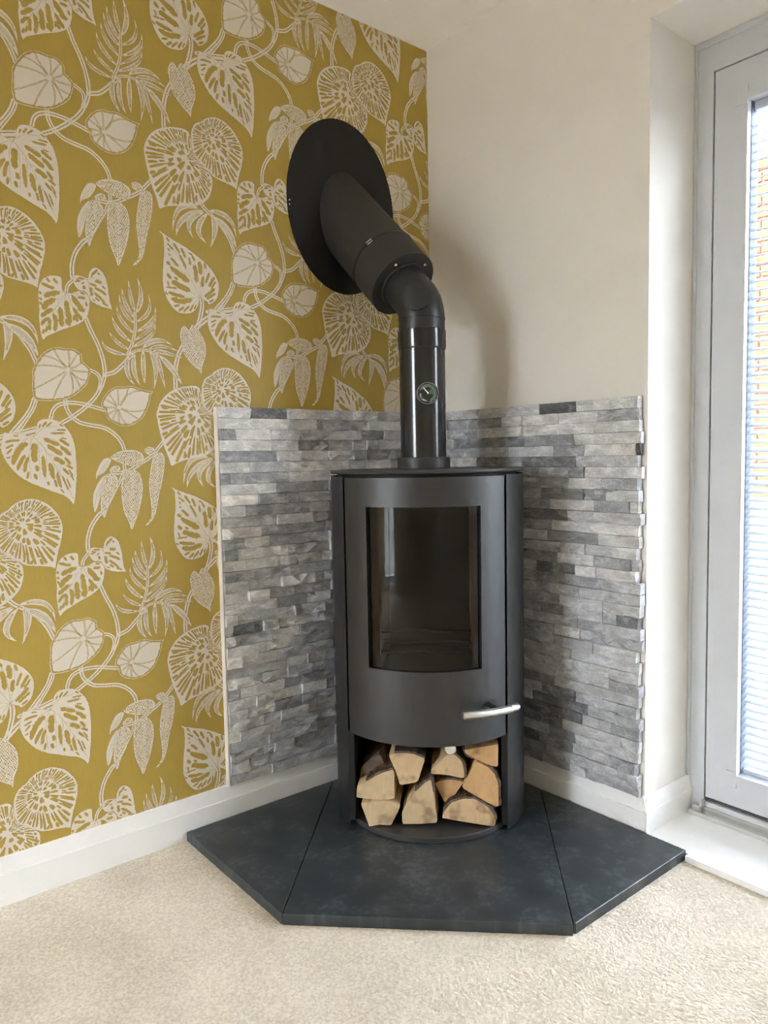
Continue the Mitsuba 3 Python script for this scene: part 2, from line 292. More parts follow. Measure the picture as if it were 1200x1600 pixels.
PRINT_BLADES = '''133|5012,13838 5163,14249 5090,14705;107|4992,13878 4904,14239 4871,14604;111|4979,13710 4766,14039 4701,14399;107|4972,13585 4713,13849 4618,14227;103|4953,13334 4639,13637 4542,13974;111|4866,13119 4542,13403 4423,13708;98|4803,12927 4505,13103 4333,13314;110|4722,12808 4306,12894 4139,13107;99|5007,13630 5342,13914 5359,14324;112|5005,13391 5419,13691 5515,14049;86|4922,13154 5389,13519 5510,13805;111|4860,12994 5332,13282 5505,13614;136|4785,12801 4721,12402 4888,12073;133|4939,12853 4895,12431 5029,12078;134|5152,12972 5138,12486 5153,12126;144|5315,12942 5452,12546 5392,12007;124|5501,12870 5584,12489 5687,12018;173|5567,12842 5905,12507 6145,12136;134|5142,12993 5529,13213 5923,13127;100|5295,12972 5658,13074 6067,12986;119|5404,12937 5741,12919 6211,12815;141|6815,16705 6296,16598 6079,16006;161|6945,16687 6380,16353 6175,15907;168|6976,16649 6554,16329 6633,15931;162|7075,16640 6791,16197 6991,15876;195|7175,16630 7261,16317 7120,15779;149|7078,16700 7650,16637 7874,16176;215|7206,16577 7635,16299 7862,15896'''
PRINT_STEMS = '''64|4742,12798 4886,13079 4959,13335 4992,13587 4990,13836;56|4742,12798 4964,12917 5184,12964 5447,12898 5599,12791;88|6903,16835 6996,16727 7206,16592 7435,16412 7695,16066 7836,15675;94|3926,8952 3819,8883 3624,8612 3530,8308 3529,8045;74|3547,14457 3407,14331 3367,14145;91|3780,13621 3887,13319 4045,13004 4152,12630 4172,12299 4100,12066 3924,11755 3657,11497 3346,11269 3070,11121;93|4172,12287 4423,12362 4646,12580 4816,12772 4858,12814;76|3821,12386 3957,12329 4041,12243 4049,12065 4013,11961;89|3201,11693 3212,11469 3322,11269 3536,11117 3835,11064 4115,11010 4367,10825 4516,10612 4558,10399;87|2849,11222 2896,11419 3024,11555 3269,11619 3612,11585 3860,11512 4125,11437;86|2510,11686 2432,11468 2281,11251 1990,10933;73|7814,15645 7760,15495 7768,15130 7750,14844 7646,14631 7279,14119;122|6625,13646 6860,13858 7101,14016 7421,14089 7776,14173;105|6787,14447 6816,14216 6732,13875 6630,13616;103|6239,13163 6087,12911 5975,12511 5968,11963;84|5601,10678 5360,10407 5240,10274 4839,10043 4615,9917 4398,9887 4213,9914;80|4529,10094 4528,9908;64|4477,9870 4386,9662 4211,9354 4010,9051 3912,8927;82|1740,10844 1943,10898 2193,10940 2508,11018'''

def warp(Y, Z):
    w = PRINT_WARP
    y, z = np.clip(Y + 0.9, -0.5, 0.9), np.clip(Z - 1.2, -1.1, 1.15)
    return Y + w[0] * z + w[1] * z * z + w[2] * y * y + w[3] * y * z, Z + w[4] * y + w[5] * z * z + w[6] * y * y + w[7] * y * z

def pts_of(s):
    return np.array([[float(v) for v in q.split(',')] for q in s.split()])

def chaikin(p, closed, n=2):
    for _ in range(n):
        q = np.roll(p, -1, 0) if closed else p[1:]
        a = p if closed else p[:-1]
        new = np.empty((2 * len(a), 2)); new[0::2] = 0.78 * a + 0.22 * q; new[1::2] = 0.22 * a + 0.78 * q
        p = new if closed else np.vstack([p[:1], new, p[-1:]])
    return p

def ragged(poly, amp, step, rng):
    out = []
    for g in getattr(poly, 'geoms', [poly]):
        if g.is_empty or g.geom_type != 'Polygon':
            continue
        n = max(int(g.exterior.length / step), 6)
        pts = np.array([g.exterior.interpolate(k / n, normalized=True).coords[0] for k in range(n)])
        pts += rng.normal(0, amp, pts.shape)
        out.append(Polygon(pts).buffer(0))
    return unary_union(out)

def build_print():
    rng = np.random.default_rng(11)
    leaves = []
    for line in PRINT_LEAVES.strip().split('\n'):
        kind, out, holes, veins, c = line.split('/')
        o = pts_of(out)
        poly = Polygon(chaikin(o, True, 2)).buffer(0)
        if kind == 'h':
            cream = ragged(poly, 2.0, 22, rng)
            cut = []
            for h in holes.split(';'):
                w, p = h.split('|')
                l = LineString(chaikin(pts_of(p), False, 1))
                r = float(w) * 0.62
                taper = unary_union([l.buffer(r * 0.62), shapely.ops.substring(l, 0.12, 0.88, normalized=True).buffer(r)])
                cut.append(ragged(taper, r * 0.13, max(r * 0.55, 7), rng))
            cream = cream.difference(unary_union(cut).intersection(poly.buffer(-9)))
            vs = [LineString(chaikin(pts_of(v), False, 2)) for v in veins.split(';')]
            cream = cream.difference(unary_union([v.buffer(3.2, cap_style=2) for v in vs]))
        elif kind == 's':
            inner = poly.buffer(-24)
            x0, y0, x1, y1 = poly.bounds
            ax = None
            if veins:
                ax = LineString(pts_of(veins.split(';')[0]))
            dots = []
            sp = 54.0
            for iy in range(int((y1 - y0) / (sp * 0.8)) + 1):
                for ix in range(int((x1 - x0) / sp) + 1):
                    q = Point(x0 + (ix + 0.5 * (iy % 2)) * sp + rng.normal(0, 3), y0 + iy * sp * 0.8 + rng.normal(0, 3))
                    if inner.contains(q) and (ax is None or ax.distance(q) > 24):
                        r = rng.uniform(15, 21)
                        dots.append(shapely.affinity.scale(q.buffer(r, 2), 1.0, rng.uniform(0.7, 1.2)))
            cream = ragged(poly, 1.6, 20, rng).difference(unary_union(dots))
            if ax is not None:
                cream = cream.difference(ax.buffer(4.0, cap_style=2))
        elif kind == 'l':
            cream = poly.difference(unary_union([LineString(pts_of(v)).buffer(3.0) for v in veins.split(';')]))
        elif kind in ('ro', 'ra'):
            cx, cy = pts_of(c)[0]
            ring = poly.exterior
            def reach(a):
                l = LineString([(cx, cy), (cx + 4000 * math.cos(a), cy + 4000 * math.sin(a))]).intersection(poly)
                l = max(getattr(l, 'geoms', [l]), key=lambda g: g.length if Point(cx, cy).distance(g) < 5 else 0)
                return l.length
            if kind == 'ro':
                cream = ragged(poly, 1.5, 20, rng)
                lines, rims = [], []
                N = 12
                for k in range(N):
                    a = 2 * PI * k / N + rng.normal(0, 0.05)
                    R = reach(a)
                    d = np.array([math.cos(a), math.sin(a)]); pn = np.array([-d[1], d[0]])
                    b = rng.normal(0, 0.05) * R
                    p = np.array([[cx, cy] + d * R * t + pn * b * math.sin(PI * t) for t in (0.1, 0.4, 0.7, 0.97)])
                    l = LineString(p)
                    lines.append(l.buffer(17, cap_style=2).difference(l.buffer(5.5)))
                    lines.append(Point(p[-1]).buffer(30))
                rim = poly.buffer(-13).difference(ragged(poly.buffer(-50), 8, 20, rng))
                inner_dots = [Point(cx + rng.normal(0, 120), cy + rng.normal(0, 120)).buffer(rng.uniform(2, 5), 2) for _ in range(40)]
                cream = cream.difference(unary_union([rim] + lines + inner_dots).intersection(poly.buffer(-9)))
            else:
                cream = ragged(poly, 2.0, 22, rng)
                slots = []
                for r0, r1, n in ((0.10, 0.27, 9), (0.29, 0.50, 24), (0.52, 0.95, 58)):
                    for k in range(n):
                        a = 2 * PI * (k + rng.uniform(-0.2, 0.2)) / n
                        R = reach(a)
                        s0, s1 = r0 + rng.uniform(-.03, .05), r1 - rng.uniform(-0.02, 0.05)
                        if rng.random() < 0.35 and n > 40:
                            cutp = rng.uniform(0.62, 0.84)
                            segs = ((s0, cutp - 0.02), (cutp + 0.02, s1))
                        else:
                            segs = ((s0, s1),)
                        for q0, q1 in segs:
                            w0, w1 = (max(5.0, 2 * PI * q * R / n * (0.76 if n < 40 else 0.74)) for q in (q0, q1))
                            d = np.array([math.cos(a), math.sin(a)]); pn = np.array([-d[1], d[0]])
                            bend = rng.normal(0, 0.02) * R
                            A, B_ = np.array([cx, cy]) + d * R * q0, np.array([cx, cy]) + d * R * q1 + pn * bend
                            Mx = (A + B_) / 2 + pn * bend * 0.4
                            slots.append(Polygon([A - pn * w0 * .3, A + pn * w0 * .3, Mx + pn * (w0 + w1) * .25, B_ + pn * w1 * .36, B_ - pn * w1 * .36, Mx - pn * (w0 + w1) * .25]).buffer(0))
                cream = cream.difference(unary_union(slots).intersection(poly.buffer(-9)))
        leaves.append((poly, cream))
    blades = []
    for item in PRINT_BLADES.split(';'):
        w, p = item.split('|')
        a, b, c_ = pts_of(p)
        ctl = 2 * b - 0.5 * (a + c_)
        t = np.linspace(0, 1, 17)[:, None]
        cur = (1 - t) ** 2 * a + 2 * t * (1 - t) * ctl + t * t * c_
        d = np.gradient(cur, axis=0); d /= np.linalg.norm(d, axis=1, keepdims=True); nn = np.stack([-d[:, 1], d[:, 0]], 1)
        prof = (np.sin(PI * np.clip(t, 0, 1) ** 0.8) ** 0.9 * (1 - 0.25 * t) + 0.05) * float(w) * 0.5
        bl = Polygon(np.vstack([cur + nn * prof, (cur - nn * prof)[::-1]])).buffer(0)
        ln = [LineString(cur[2:14] + nn[2:14] * prof[2:14] * s) for s in (-0.42, 0.0, 0.42)]
        blades.append((bl, bl.difference(unary_union([l.buffer(w_) for l, w_ in zip(ln, (5.0, 7.0, 5.0))]))))
    stems = []
    for item in PRINT_STEMS.split(';'):
        w, p = item.split('|')
        l = LineString(chaikin(pts_of(p), False, 3))
        r = float(w) * 0.56
        stems.append((l.buffer(r), l.buffer(r).difference(l.buffer(r * 0.24, cap_style=2)) if r > 10 else l.buffer(r)))
    DY, DZ = 5200.0, 6480.0
    shifts = [(0, 0), (1, .5), (-1, -.5), (1, -.5), (-1, .5), (0, 1), (0, -1)]
    mv = lambda g, s: shapely.affinity.translate(g, s[0] * DY, s[1] * DZ)
    order = stems + blades + leaves
    # later pieces cover earlier ones, with a thin mustard line kept between them
    outl = [o for o, _ in order]
    outline_leaves = unary_union([mv(o, s) for o in outl[len(stems):] for s in shifts]).buffer(7)
    acc = unary_union([mv(c_, s) for _, c_ in stems for s in shifts])
    acc = acc.difference(outline_leaves)
    acc = acc.intersection(unary_union([o for o, _ in stems]))
    for o, c_ in blades + leaves:
        acc = unary_union([acc.difference(o.buffer(6)), c_])
    acc = acc.simplify(1.1).buffer(0)
    vs, fs, k = [], [], 0
    for g in getattr(acc, 'geoms', [acc]):
        if g.geom_type != 'Polygon' or g.area < 30:
            continue
        v, f = trimesh.creation.triangulate_polygon(g, engine='earcut')
        vs.append(v); fs.append(f + k); k += len(v)
    return np.vstack(vs) * 1e-4, np.vstack(fs)

pv, pf = build_print()
tiles_v, tiles_f, kk = [], [], 0
for a in range(-3, 4):
    for b in np.arange(-4, 5):
        c0 = b + (0.5 if a % 2 else 0.0)
        Y, Z = pv[:, 0] - 1.5 + a * 0.52, pv[:, 1] + c0 * 0.648
        y, z = warp(Y, Z)
        if y.min() > 0 or y.max() < -2.4 or z.min() > H or z.max() < SK_H:
            continue
        tiles_v.append(np.stack([np.full_like(y, 0.0005), y, z], 1)); tiles_f.append(pf + kk); kk += len(pv)
pm = trimesh.Trimesh(np.vstack(tiles_v), np.vstack(tiles_f), process=False)
for o_, n_ in (((0, -0.0005, 0), (0, -1, 0)), ((0, 0, H - 0.0005), (0, 0, -1)), ((0, 0, SK_H - 0.001), (0, 0, 1)), ((0, -2.4, 0), (0, 1, 0))):
    pm = trimesh.intersections.slice_mesh_plane(pm, plane_normal=n_, plane_origin=o_)
if pm.face_normals[:, 0].mean() < 0:
    pm.invert()
add('wall_left__printed_foliage', pm, 'print_ink')
tag('wall_left__printed_foliage', 'cream printed leaves and trailing stems')

# ------------------------------------------------------------------ stone cladding
STONE_ROWS_LEFT = '''794,695,578,512,346,250,155,0|75,30,65,60,70,55,35
794,669,575,476,455,411,357,288,152,0|73,80,65,45,50,45,60,75,55
794,746,634,542,458,315,227,152,0|45,78,65,50,62,43,60,35
794,635,543,438,346,296,245,153,80,0|73,68,43,55,65,58,68,60,70
794,617,540,439,346,297,150,0|48,65,68,60,48,50,35
794,706,602,367,296,197,165,0|70,60,68,65,78,60,60
794,768,582,440,324,231,127,0|45,52,68,70,35,35,70
794,622,500,441,337,242,135,0|72,46,50,50,50,70,70
794,680,550,442,262,181,0|85,45,55,50,60,55
794,725,543,443,307,205,123,0|68,45,65,45,50,70,60
794,623,503,444,265,76,0|60,62,60,35,60,50
794,768,673,453,273,178,0|73,68,45,60,55,55
794,726,648,509,443,315,205,0|50,68,46,55,45,70,35
794,753,724,587,495,442,366,166,0|42,70,70,53,58,65,60,55
794,725,623,554,441,280,80,0|72,70,60,55,45,45,45
794,551,440,288,182,0|52,55,55,50,60
794,720,613,501,441,329,233,150,0|60,55,68,48,60,50,35,50
794,721,656,570,442,272,90,0|68,72,50,50,60,35,45
794,629,526,443,335,259,179,0|65,48,63,35,65,50,50
794,759,689,574,441,368,257,86,0|68,55,55,52,50,45,55,70
794,769,678,629,442,291,211,116,0|72,30,60,60,70,60,55,50
794,748,651,559,440,320,207,90,0|58,55,60,40,45,35,55,70
794,699,577,441,266,122,0|70,70,46,50,55,55
794,750,639,502,439,250,172,0|80,60,50,55,35,35,60
794,601,534,440,282,133,0|56,62,48,45,60,45
794,711,602,517,438,326,240,132,0|76,60,50,45,35,60,55,45
794,755,613,528,439,307,180,105,0|50,68,42,40,45,55,55,65
794,709,652,554,466,437,251,153,79,0|66,60,66,68,40,70,45,50,60
794,737,649,558,438,341,216,128,0|65,70,38,43,45,50,35,50
794,687,630,536,436,292,170,0|60,58,56,55,60,65,70
794,762,631,437,273,139,0|75,58,50,35,35,70
794,671,507,438,293,179,0|56,50,40,45,65,65
794,780,653,589,438,327,189,0|60,54,52,46,55,65,70
794,733,673,439,334,140,0|62,50,50,55,35,50
794,664,440,245,150,0|57,53,65,55,45'''
STONE_ROWS_RIGHT = '''800,705,600,475,331,236,99,0|63,65,20,68,63,60,50
800,668,540,411,335,229,98,0|50,70,70,65,45,50,35
800,658,540,411,368,233,95,0|63,70,72,70,70,55,65
800,713,592,426,267,132,95,0|70,70,45,38,40,65,60
800,781,625,522,355,268,205,99,0|15,72,48,70,60,58,52,55
800,600,411,228,113,0|60,32,40,70,45
800,746,626,577,477,410,237,0|72,68,38,50,43,45,35
800,684,577,410,261,176,0|52,68,48,50,70,55
800,702,628,484,410,226,149,0|65,50,40,60,60,45,60
800,767,710,659,509,410,297,126,0|65,50,46,70,48,60,55,55
800,577,410,336,176,0|62,32,35,35,70
800,645,515,410,306,218,138,0|70,70,48,70,50,60,50
800,673,504,409,231,151,0|66,43,63,70,60,45
800,719,632,551,409,237,116,0|68,62,60,53,50,70,55
800,772,661,538,409,327,138,0|58,50,68,43,35,70,60
800,669,603,531,467,409,209,0|66,68,38,32,58,55,70
800,680,562,480,409,281,96,0|55,55,50,48,65,45,70
800,614,494,409,276,103,0|58,53,52,35,45,45
800,691,549,410,317,205,91,0|60,65,52,45,70,60,35
800,731,689,559,475,410,247,93,0|35,53,62,40,45,35,35,55
800,689,606,450,410,237,105,0|60,48,53,60,60,35,55
800,611,525,456,410,229,130,0|58,66,50,43,50,45,65
800,660,527,409,339,190,0|65,56,50,35,50,55
800,736,583,427,409,237,128,0|63,63,56,68,60,70,55
800,590,541,500,409,259,138,0|61,63,58,55,55,50,50
800,709,538,409,211,123,0|50,63,55,50,35,65
800,527,409,233,126,0|58,38,45,50,70
800,737,596,483,409,293,108,0|52,60,33,55,60,35,45
800,728,639,443,408,295,183,0|52,55,32,63,50,50,60
800,714,621,408,336,158,0|42,58,30,70,70,70
800,744,554,408,214,120,0|62,60,30,45,55,35
800,596,505,408,239,147,0|60,38,53,35,55,65
800,710,588,471,408,309,131,0|48,58,38,28,70,50,65
800,585,505,408,285,184,0|58,48,43,60,55,50
800,637,585,482,407,290,177,0|52,60,48,50,65,65,55'''

ROW_TOP, ROW_BOT = 1.158, SK_H
def stone_mesh(a, b, z0, z1, depth, rng, rough):
    """a ledger stone: local x along the wall, local y off the wall, rough split front"""
    nx, nz = max(2, min(8, int((b - a) / 0.026))), 2
    xs, zs = np.linspace(a, b, nx + 1), np.linspace(z0, z1, nz + 1)
    X, Z = np.meshgrid(xs, zs, indexing='ij')
    D = depth + rng.normal(0, rough, X.shape)
    ed = np.zeros_like(D); ed[0], ed[-1] = 0.0006, 0.0006; ed[:, 0] += 0.0007; ed[:, -1] += 0.0007
    D = np.maximum(D - ed, 0.006)
    X = X + 0; X[1:-1, 1] += rng.normal(0, 0.003, X[1:-1, 1].shape)
    Z[:, 1] += rng.normal(0, 0.003, Z[:, 1].shape)
    front = np.stack([X, D, Z], -1)
    n0 = (nx + 1) * (nz + 1)
    idx = np.arange(n0).reshape(nx + 1, nz + 1)
    f = []
    for i in range(nx):
        for j in range(nz):
            p, q, r, s = idx[i, j], idx[i + 1, j], idx[i + 1, j + 1], idx[i, j + 1]
            f += [[p, r, q], [p, s, r]] if (i + j) % 2 else [[p, s, q], [q, s, r]]
    loop = [idx[i, 0] for i in range(nx + 1)] + [idx[nx, j] for j in range(1, nz + 1)] + [idx[i, nz] for i in range(nx - 1, -1, -1)] + [idx[0, j] for j in range(nz - 1, 0, -1)]
    back = front.reshape(-1, 3)[loop].copy(); back[:, 1] = 0.004
    L = len(loop)
    for k in range(L):
        k2 = (k + 1) % L
        f += [[loop[k], loop[k2], n0 + k2], [loop[k], n0 + k2, n0 + k]]
    v = np.vstack([front.reshape(-1, 3), back])
    return v, np.array(f)

def cladding(wall, data, left):
    rng = np.random.default_rng(21 if left else 22)
    rows = data.strip().split('\n')
    rh = (ROW_TOP - ROW_BOT) / len(rows)
    n = 0
    for i, row in enumerate(rows):
        cuts, tones = row.split('|')
        cuts = [float(c) / 1000 for c in cuts.split(',')]; tones = [float(t) / 100 for t in tones.split(',')]
        z1 = ROW_TOP - i * rh; z0 = z1 - rh
        for k, t in enumerate(tones):
            a, b = cuts[k + 1] + 0.0005, cuts[k] - 0.0005
            if a < 0.02:
                a = 0.001 if left else 0.024
            if b - a < 0.006:
                continue
            dep = 0.0185 + rng.choice([0.0, 0.0, 0.002, 0.004, 0.007, 0.009]) + rng.normal(0, 0.0008)
            if k == 0 and not left:
                b += rng.uniform(-0.010, 0.004)
            v, f = stone_mesh(a, b, z0 + 0.0005, z1 - 0.0005, dep, rng, rng.choice([0.0007, 0.0016, 0.0030]))
            if left:
                w = np.stack([v[:, 1], -v[:, 0], v[:, 2]], 1)
            else:
                w = np.stack([v[:, 0], -v[:, 1], v[:, 2]], 1); 
            mm = trimesh.Trimesh(w, f, process=False)
            if mm.volume < 0:
                mm.invert()
            uv = np.tile([t, rng.random()], (len(w), 1))
            add(number(wall + '__stone', n), mm, 'ledger_stone', uv=uv)
            n += 1
cladding('wall_left', STONE_ROWS_LEFT, True)
cladding('wall_right', STONE_ROWS_RIGHT, False)
add('wall_left__tile_backing', boxm(0.0007, 0.012, -0.793, -0.001, ROW_BOT + 0.001, ROW_TOP - 0.002), 'stone_backing', label='grey tile backing behind the stones')
add('wall_right__tile_backing', boxm(0.001, TR - 0.016, -0.012, -0.0005, ROW_BOT + 0.001, ROW_TOP - 0.002), 'stone_backing', label='grey tile backing behind the stones')
add('wall_left__edge_trim', bevel_box(0.0006, 0.019, -0.7995, -0.7945, ROW_BOT, ROW_TOP, 0.001), 'trim_cream', label='thin cream edge trim of the stone cladding')

# ------------------------------------------------------------------ door in the reveal
DY = REVEAL
FX = 0.853; GX = 0.941; SX1 = 1.75; GX1 = SX1 - (GX - FX)
FZ1 = 1.992; SZ0 = 0.062; GZ0, GZ1 = 0.148, 1.892
tag('door_1', 'white glazed patio door with a blind between its panes', kind='structure')
frame = Polygon([(TR - 0.01, 0.0147), (DOOR_X1, 0.0147), (DOOR_X1, DOOR_H), (TR - 0.01, DOOR_H)])
frame = frame.difference(sbox(FX, SZ0 - 0.012, SX1, FZ1))
def face_extrude(poly, y0, depth):
    m_ = extrude(poly, depth)
    m_.apply_transform(np.array([[1, 0, 0, 0], [0, 0, -1, y0 + depth], [0, 1, 0, 0], [0, 0, 0, 1.0]]))
    return m_
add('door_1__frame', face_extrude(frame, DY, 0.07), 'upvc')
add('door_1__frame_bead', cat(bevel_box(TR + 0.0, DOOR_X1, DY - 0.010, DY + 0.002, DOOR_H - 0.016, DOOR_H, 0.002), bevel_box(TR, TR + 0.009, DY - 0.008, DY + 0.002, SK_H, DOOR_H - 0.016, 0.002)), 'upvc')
add('door_1__seal', face_extrude(sbox(FX - 0.002, SZ0 - 0.012, SX1 + 0.002, FZ1 + 0.002).difference(sbox(FX + 0.0035, SZ0, SX1 - 0.0035, FZ1 - 0.0035)), DY + 0.010, 0.03), 'upvc_gap', label='dark rubber seal line round the door leaf')
for i, (xa, xb) in enumerate(((FX, SX1),)):
    g0, g1 = xa + (GX - FX), xb - (GX - FX)
    sash = sbox(xa + 0.003, SZ0, xb - 0.003, FZ1 - 0.003).difference(sbox(g0, GZ0, g1, GZ1))
    k = number('door_1__leaf', i)
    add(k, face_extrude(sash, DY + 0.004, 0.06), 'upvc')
    bead = sbox(g0 - 0.020, GZ0 - 0.020, g1 + 0.020, GZ1 + 0.020).difference(sbox(g0, GZ0, g1, GZ1))
    add(k + '__glazing_bead', face_extrude(bead, DY + 0.001, 0.004), 'upvc')
    for j, yy in enumerate((DY + 0.020, DY + 0.058)):
        pane = trimesh.Trimesh([[g0 - .004, yy, GZ0 - .004], [g1 + .004, yy, GZ0 - .004], [g1 + .004, yy, GZ1 + .004], [g0 - .004, yy, GZ1 + .004]], [[0, 1, 2], [0, 2, 3]], process=False)
        add(number(k + '__pane', j), pane, 'pane_glass')
for i, (xa, xb) in enumerate(((GX, GX1),)):
    add('door_1__leaf__spacer_bar', cat(boxm(xa - 0.002, xa + 0.0015, DY + 0.0215, DY + 0.0565, GZ0, GZ1), boxm(xb - 0.0015, xb + 0.002, DY + 0.0215, DY + 0.0565, GZ0, GZ1)), 'spacer_blue', label='blue grey spacer bar between the door panes')
for i, (cx, cz) in enumerate(((GX - 0.012, GZ1 + 0.012), (GX - 0.012, GZ0 - 0.012))):
    add(number('door_1__leaf__corner_cover', i), bevel_box(cx - 0.015, cx + 0.013, DY + 0.0, DY + 0.003, cz - 0.022, cz + 0.022, 0.0008), 'upvc')
add('door_1__threshold', cat(bevel_box(FX - 0.026, DOOR_X1, DY - 0.030, DY + 0.012, 0.0147, 0.0225, 0.002), bevel_box(FX - 0.026, DOOR_X1, DY - 0.034, DY - 0.028, 0.0147, 0.028, 0.001), bevel_box(FX - 0.02, DOOR_X1, DY - 0.010, DY + 0.004, 0.02, 0.036, 0.002)), 'aluminium', label='aluminium threshold strip under the door')
add('door_1__hinge_pivot', cat(bevel_box(FX - 0.022, FX + 0.004, DY - 0.026, DY - 0.002, 0.0225, 0.040, 0.003), boxm(FX - 0.002, FX + 0.004, DY - 0.02, DY + 0.0, 0.04, 0.056)), 'aluminium', label='small metal pivot at the foot of the door')
sill = Polygon([(TR, -0.0165), (0.934, -0.0165), (0.934, -0.030), (DOOR_X1, -0.030), (DOOR_X1, WT), (TR, WT)])
sm = extrude(sill, 0.0147)
add('trim_1', sm, 'white_gloss', label='white painted sill board in the doorway', kind='structure')

# blind between the panes
BY = DY + 0.039
pitch_, wid, tilt = 0.0215, 0.0255, math.radians(26)
tag('venetian_blind', 'white venetian blind hanging inside the glazed patio door', 'blind')
def slat_mesh(x0, x1):
    n = 4
    t = np.linspace(-0.5, 0.5, n + 1)
    yy = t * wid * math.cos(tilt); zz = t * wid * math.sin(tilt) + 0.0016 * (1 - (2 * t) ** 2) * 1.0
    v, f = [], []
    for x in (x0, x1):
        for off in (0.0, -0.0005):
            for a_, b_ in zip(yy, zz):
                v.append([x, a_, b_ + off])
    m1 = n + 1
    for i in range(n):
        a, b, c_, d = i, i + 1, 2 * m1 + i + 1, 2 * m1 + i
        f += [[a, d, c_], [a, c_, b]]
        a, b, c_, d = m1 + i, m1 + i + 1, 3 * m1 + i + 1, 3 * m1 + i
        f += [[a, c_, d], [a, b, c_]]
    for k in (0, n):
        a, b, c_, d = k, m1 + k, 3 * m1 + k, 2 * m1 + k
        f += [[a, b, c_], [a, c_, d]]
    for base in (0, 2 * m1):
        for i in range(n):
            f += [[base + i, base + i + 1, base + m1 + i + 1], [base + i, base + m1 + i + 1, base + m1 + i]]
    return trimesh.Trimesh(v, f, process=False)
BX0, BX1 = GX + 0.003, GX1 - 0.003
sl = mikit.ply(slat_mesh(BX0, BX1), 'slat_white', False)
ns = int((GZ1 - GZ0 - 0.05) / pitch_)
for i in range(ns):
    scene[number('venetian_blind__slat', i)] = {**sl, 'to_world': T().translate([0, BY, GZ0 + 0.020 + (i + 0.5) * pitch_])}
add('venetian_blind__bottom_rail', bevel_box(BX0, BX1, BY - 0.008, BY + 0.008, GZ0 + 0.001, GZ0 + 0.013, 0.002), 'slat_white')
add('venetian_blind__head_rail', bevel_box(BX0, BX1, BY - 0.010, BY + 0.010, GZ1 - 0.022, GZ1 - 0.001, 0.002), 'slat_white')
for i, x in enumerate((GX + 0.085, (GX + GX1) / 2, GX1 - 0.085)):
    add(number('venetian_blind__ladder_cord', i), cat(boxm(x - 0.001, x + 0.001, BY - 0.0135, BY - 0.0122, GZ0 + 0.012, GZ1 - 0.02), boxm(x - 0.001, x + 0.001, BY + 0.0122, BY + 0.0135, GZ0 + 0.012, GZ1 - 0.02)), 'cord_grey')

# outside: paving and a brick wall beyond the glass
add('patio', boxm(-4.0, 7.0, WT, 7.0, -0.25, -0.12), 'paving', label='pale paving outside the glass door', cat='paving')
WY = 3.3
add('brick_wall', boxm(-1.30, 0.70, WY + 0.006, WY + 0.22, -0.12, 2.90), 'mortar', label='red brick wall outside, seen through the door blind', cat='wall')
rng = random.Random(8)
nb = 0
bmeshes = [mikit.ply(bevel_box(-0.107, 0.107, -0.012, 0.03, -0.0325, 0.0325, 0.004), 'brick_red', False, uv=None)]
for r in range(11, 40):
    for c in range(9):
        x = -1.30 + 0.1125 + c * 0.225 + (0.1125 if r % 2 else 0)
        if x + 0.11 > 0.70:
            continue
        scene[number('brick_wall__brick', nb)] = {**bmeshes[0], 'to_world': T().translate([x, WY, -0.12 + 0.0375 + r * 0.075])}
        nb += 1

# ------------------------------------------------------------------ hearth
HZ = 0.0247
tag('hearth', 'dark slate corner hearth of three slabs under the stove', 'hearth')
A_, B_, C_, D_, E_ = (0.0155, -0.928), (0.495, -0.9235), (0.9305, -0.476), (0.931, -0.0185), (0.0155, -0.0155)
jb, jc = np.array(B_) + np.array([-1, 1]) * 1.2, np.array(C_) + np.array([-1, 1]) * 1.2
full = Polygon([A_, B_, C_, D_, E_])
def half(p, side):
    d = np.array([-1, 1.0]) / 2 ** .5; nrm = np.array([1, 1]) / 2 ** .5 * side
    p = np.array(p)
    return Polygon([p - d * 3, p + d * 3, p + d * 3 + nrm * 3, p - d * 3 + nrm * 3])
slabs = [full.intersection(half(B_, -1)), full.intersection(half(B_, 1)).intersection(half(C_, -1)), full.intersection(half(C_, 1))]
for i, s in enumerate(slabs):
    s = max(getattr(s, 'geoms', [s]), key=lambda g: g.area).buffer(-0.0009, join_style=2)
    if i == 2:   # the broken-off nib at the front corner of the right-hand slab
        s = s.difference(Polygon([(C_[0] + .01, C_[1] - .02), (C_[0] - 0.02, C_[1] - 0.02), (C_[0] - 0.02, C_[1] - 0.004), (C_[0] + .01, C_[1] + 0.018)]))
    low = np.array(s.exterior.coords)[:-1]; ins = np.array(s.buffer(-0.0016, join_style=2).exterior.coords)[:-1]
    pts = np.vstack([np.c_[low, np.full(len(low), 0.0)], np.c_[low, np.full(len(low), HZ - 0.0016)], np.c_[ins, np.full(len(ins), HZ)]])
    add(number('hearth__slab', i), trimesh.convex.convex_hull(pts), 'slate')

# ------------------------------------------------------------------ stove
SX, SY = 0.3147, -0.3147
def st(th, r, z):
    a = math.radians(-45 + th)
    return [SX + r * math.cos(a), SY + r * math.sin(a), z]
def uvz(u, v, z):
    """u towards the room along the diagonal, v to the right, from the stove's axis"""
    return [SX + (u + v) / 2 ** .5, SY + (-u + v) / 2 ** .5, z]
def shell(r0, r1, th0, th1, z0, z1, n=64):
    ths = np.linspace(th0, th1, n + 1)
    v, f = [], []
    for th in ths:
        v += [st(th, r0, z0), st(th, r1, z0), st(th, r1, z1), st(th, r0, z1)]
    for i in range(n):
        for k in range(4):
            a, b = 4 * i + k, 4 * i + (k + 1) % 4
            f += [[a, b, b + 4], [a, b + 4, a + 4]]
    e = 4 * n
    f += [[0, 2, 1], [0, 3, 2], [e, e + 1, e + 2], [e, e + 2, e + 3]]
    m_ = trimesh.Trimesh(v, f, process=False)
    if m_.volume < 0:
        m_.invert()
    return m_
